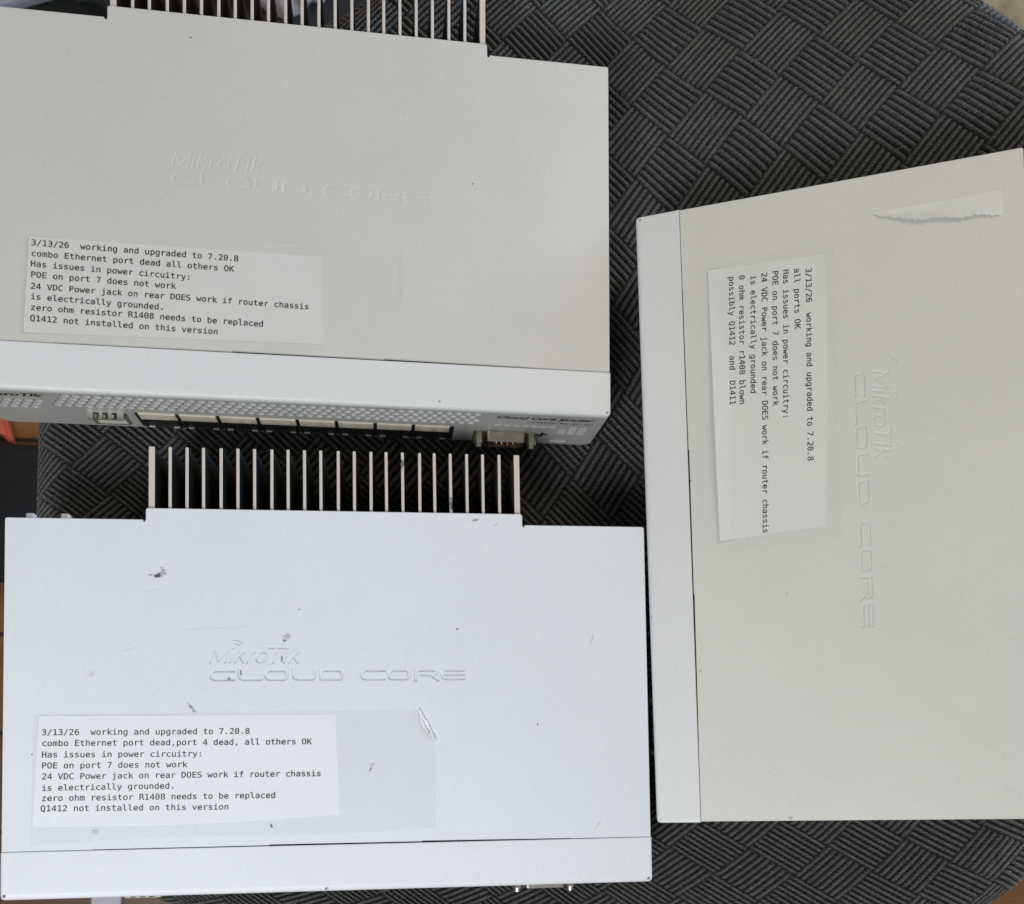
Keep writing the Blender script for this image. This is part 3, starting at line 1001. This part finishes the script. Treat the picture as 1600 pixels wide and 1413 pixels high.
TXT_UP = ["3/13/26  working and upgraded to 7.20.8", "combo Ethernet port dead all others OK", "Has issues in power circuitry:", "POE on port 7 does not work",
          "24 VDC Power jack on rear DOES work if router chassis", "is electrically grounded.", "zero ohm resistor R1408 needs to be replaced", "Q1412 not installed on this version"]
TXT_LOW = list(TXT_UP); TXT_LOW[1] = "combo Ethernet port dead,port 4 dead, all others OK"
TXT_SIDE = ["3/13/26  working and upgraded to 7.20.8", "all ports OK", "Has issues in power circuitry:", "POE on port 7 does not work",
            "24 VDC Power jack on rear DOES work if router chassis", "is electrically grounded", "0 ohm resistor r1408 blown", "possibly Q1412  and  D1411"]

def put_text(parent, lines, st, en, zf):
    st = [(x + OX, y + OY) for x, y in st]; en = [(x + OX, y + OY) for x, y in en]
    me = text_block(lines, st, en, lambda x, y: zf(x - OX, y - OY) + OZ)
    return obj('printed_text', me, M_ink, parent)

def sticker_low(t):
    z = lambda s, q: .16 + .05 * np.sin(s * 5)
    def jag(X_, Y_, s, q):
        w = np.clip(1 - q * 9, 0, 1)
        Y_ = Y_ + w * (0.9 * np.sin(s * 4.4 + 2.4)) - .4 * np.clip(1 - q * 9, 0, 1)
        X_ = X_ + (s < .02) * 1.2 * (q > .55) * (q - .55)
        return X_, Y_
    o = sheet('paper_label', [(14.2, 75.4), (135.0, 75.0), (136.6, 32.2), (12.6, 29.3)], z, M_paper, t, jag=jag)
    st = [(15.7, 67.4), (15.8, 62.9), (15.8, 58.2), (15.8, 53.7), (15.9, 49.2), (15.9, 44.5), (15.9, 40.3), (15.5, 36.1)]
    en = [(99.2, 67.1), (124.7, 62.4), (79.9, 57.8), (73.6, 53.4), (128.6, 48.8), (68.7, 44.6), (109.7, 39.9), (90.5, 35.4)]
    put_text(o, TXT_LOW, st, en, lambda x, y: .28)
    # clear tape over the label and to its right
    def jt(X_, Y_, s, q):
        cut = np.clip(s - .955, 0, 1) * np.clip(q - .74, 0, 1)
        X_ = X_ - cut * 600 * .9
        Y_ = Y_ + np.clip(1 - q * 7, 0, 1) * (0.8 * np.sin(s * 6) - .5)
        return X_, Y_
    tp = sheet('clear_tape', [(12.6, 76.4), (177.6, 76.6), (177.0, 26.6), (11.6, 22.6)], lambda s, q: .42 + .03 * np.sin(s * 9 + q * 4) + .04 * np.sin(q * 11 - s * 3), M_tape, t, 120, 50, .04, jag=jt)
    # crinkled fold at the cut corner
    rr_ = np.random.default_rng(5)
    bm = bmesh.new()
    a = Vector((170.3, 76.9)); b = Vector((177.6, 63.6))
    dr = (b - a).normalized(); nr = Vector((-dr.y, dr.x))
    for lane, (off, w, hh_) in enumerate(((0, .55, .7), (1.5, .4, .5))):
        prev = None
        nseg = 26
        for i in range(nseg + 1):
            t_ = i / nseg
            if lane == 1 and t_ < .12: continue
            c = a + (b - a) * t_ + nr * (-off * math.sin(math.pi * t_) + rr_.normal(0, .12))
            ww = w * (.35 + .65 * math.sin(math.pi * min(1, t_ + .1))) * (.6 + .8 * rr_.random())
            hz = hh_ * (.4 + rr_.random())
            row = [bm.verts.new((*(c + nr * ww), .45)), bm.verts.new((*(c + nr * rr_.normal(0, .15)), .45 + hz)), bm.verts.new((*(c - nr * ww), .45))]
            if prev:
                bm.faces.new((prev[0], row[0], row[1], prev[1])); bm.faces.new((prev[1], row[1], row[2], prev[2]))
            prev = row
    obj('crease', bm_mesh(shift(bm)), M_crease, tp, 'shiny crinkled tape corner')

def sticker_up(t):
    z = lambda s, q: .15 + .25 * np.clip(1 - s * 12, 0, 1)
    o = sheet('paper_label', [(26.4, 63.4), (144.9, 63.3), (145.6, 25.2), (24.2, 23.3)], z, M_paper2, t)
    st = [(27.1, 59.6), (27.1, 55.1), (26.9, 50.8), (26.9, 46.3), (26.9, 41.5), (26.9, 37.2), (26.9, 32.7), (26.7, 28.2)]
    en = [(109.8, 58.6), (107.9, 54.1), (90.4, 49.4), (84.2, 45.2), (139.1, 39.9), (79.6, 36.0), (120.1, 31.3), (101.4, 26.9)]
    put_text(o, TXT_UP, st, en, lambda x, y: .30 + .25 * max(0, 1 - (x - 24.3) / 120 * 12))

def sticker_side(t):
    z = lambda s, q: .18 + 1.5 * np.clip(1 - q * 4, 0, 1) ** 2 * (1 - .6 * np.cos(s * 5)) * .8
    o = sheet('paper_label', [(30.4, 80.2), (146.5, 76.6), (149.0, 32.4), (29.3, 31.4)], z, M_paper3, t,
              jag=lambda X_, Y_, s, q: (X_, Y_ + 1.2 * np.sin(s * 3.1) * q))
    # faint sheet of tape beyond the label
    sheet('clear_tape', [(25.5, 84), (153, 83.5), (154, 28), (27.5, 27)], lambda s, q: .42 + .05 * np.sin(s * 9) + 1.55 * np.clip(1 - q * 4.4, 0, 1) ** 2 * (1 - .6 * np.cos(s * 5)) * .8, M_tape_thin, t, 60, 24, .04)
    st = [(35.4, 72.5), (34.7, 67.7), (34.4, 63.2), (34.2, 58.7), (34.3, 54.1), (34.7, 49.5), (33.8, 44.6), (33.7, 40.3)]
    en = [(117.7, 70.4), (60.5, 67.1), (98.4, 61.0), (92.3, 56.9), (146.9, 50.7), (85.8, 47.7), (90.0, 42.9), (89.7, 38.8)]
    def zt(x, y):
        q = max(0, (y - 31.6) / 47); s = (x - 30) / 118
        return .16 + .15 + 1.5 * max(0, 1 - q * 4) ** 2 * (1 - .6 * math.cos(s * 5)) * .8
    put_text(o, TXT_SIDE, st, en, zt)
    # torn remnant of an older label near the back: curled torn edge
    up = [(16.4, 100.0), (16.35, 112), (16.3, 125), (16.2, 138), (15.9, 149.8)]
    lo = [(17.2, 100.2), (21.8, 112), (24.2, 125), (25.4, 138), (26.3, 149.4)]
    s_ = np.linspace(0, 1, 70)
    k = np.linspace(0, 1, 5)
    ux = np.interp(s_, k, [p[0] for p in up]); uy = np.interp(s_, k, [p[1] for p in up])
    lx_ = np.interp(s_, k, [p[0] for p in lo]); ly_ = np.interp(s_, k, [p[1] for p in lo])
    r3 = np.random.default_rng(9)
    jg = r3.normal(0, .22, 70) + .35 * np.sin(s_ * 21)
    jg[0] = 0
    q = np.linspace(0, 1, 12)[None, :]
    X_ = ux[:, None] * (1 - q) + (lx_ + jg)[:, None] * q
    Y_ = uy[:, None] * (1 - q) + ly_[:, None] * q
    Z_ = .15 + (2.6 * np.sin(np.pi * np.clip(s_, 0, 1)) ** .8)[:, None] * np.clip(q - .35, 0, 1) ** 1.6
    me = grid_mesh(X_ + OX, Y_ + OY, Z_ + OZ)
    obj('torn_label', me, M_paper3, t, 'torn strip of white paper with a lifted ragged edge')

def mat4(R, o):
    m = Matrix.Identity(4)
    for i in range(3):
        for j in range(3): m[i][j] = R[i][j]
        m[i][3] = o[i] * MM
    return m

R_low = [[0.999812, -0.01337, -0.014043], [0.013634, 0.999729, 0.01889], [0.013787, -0.019078, 0.999723]]
R_up = [[0.999883, -0.006132, 0.014043], [0.006396, 0.999801, -0.01889], [-0.013925, 0.018978, 0.999723]]
R_side = [[0.036019, 0.914387, -0.403236], [-0.999217, 0.026344, -0.029518], [-0.016368, 0.403983, 0.91462]]
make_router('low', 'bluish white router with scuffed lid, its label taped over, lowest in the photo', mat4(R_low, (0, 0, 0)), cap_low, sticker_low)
make_router('up', 'white router toned grey for shade, whose port front faces the fins of the router below it', mat4(R_up, (-17.91, 210.665, 2.505)), cap_up, sticker_up)
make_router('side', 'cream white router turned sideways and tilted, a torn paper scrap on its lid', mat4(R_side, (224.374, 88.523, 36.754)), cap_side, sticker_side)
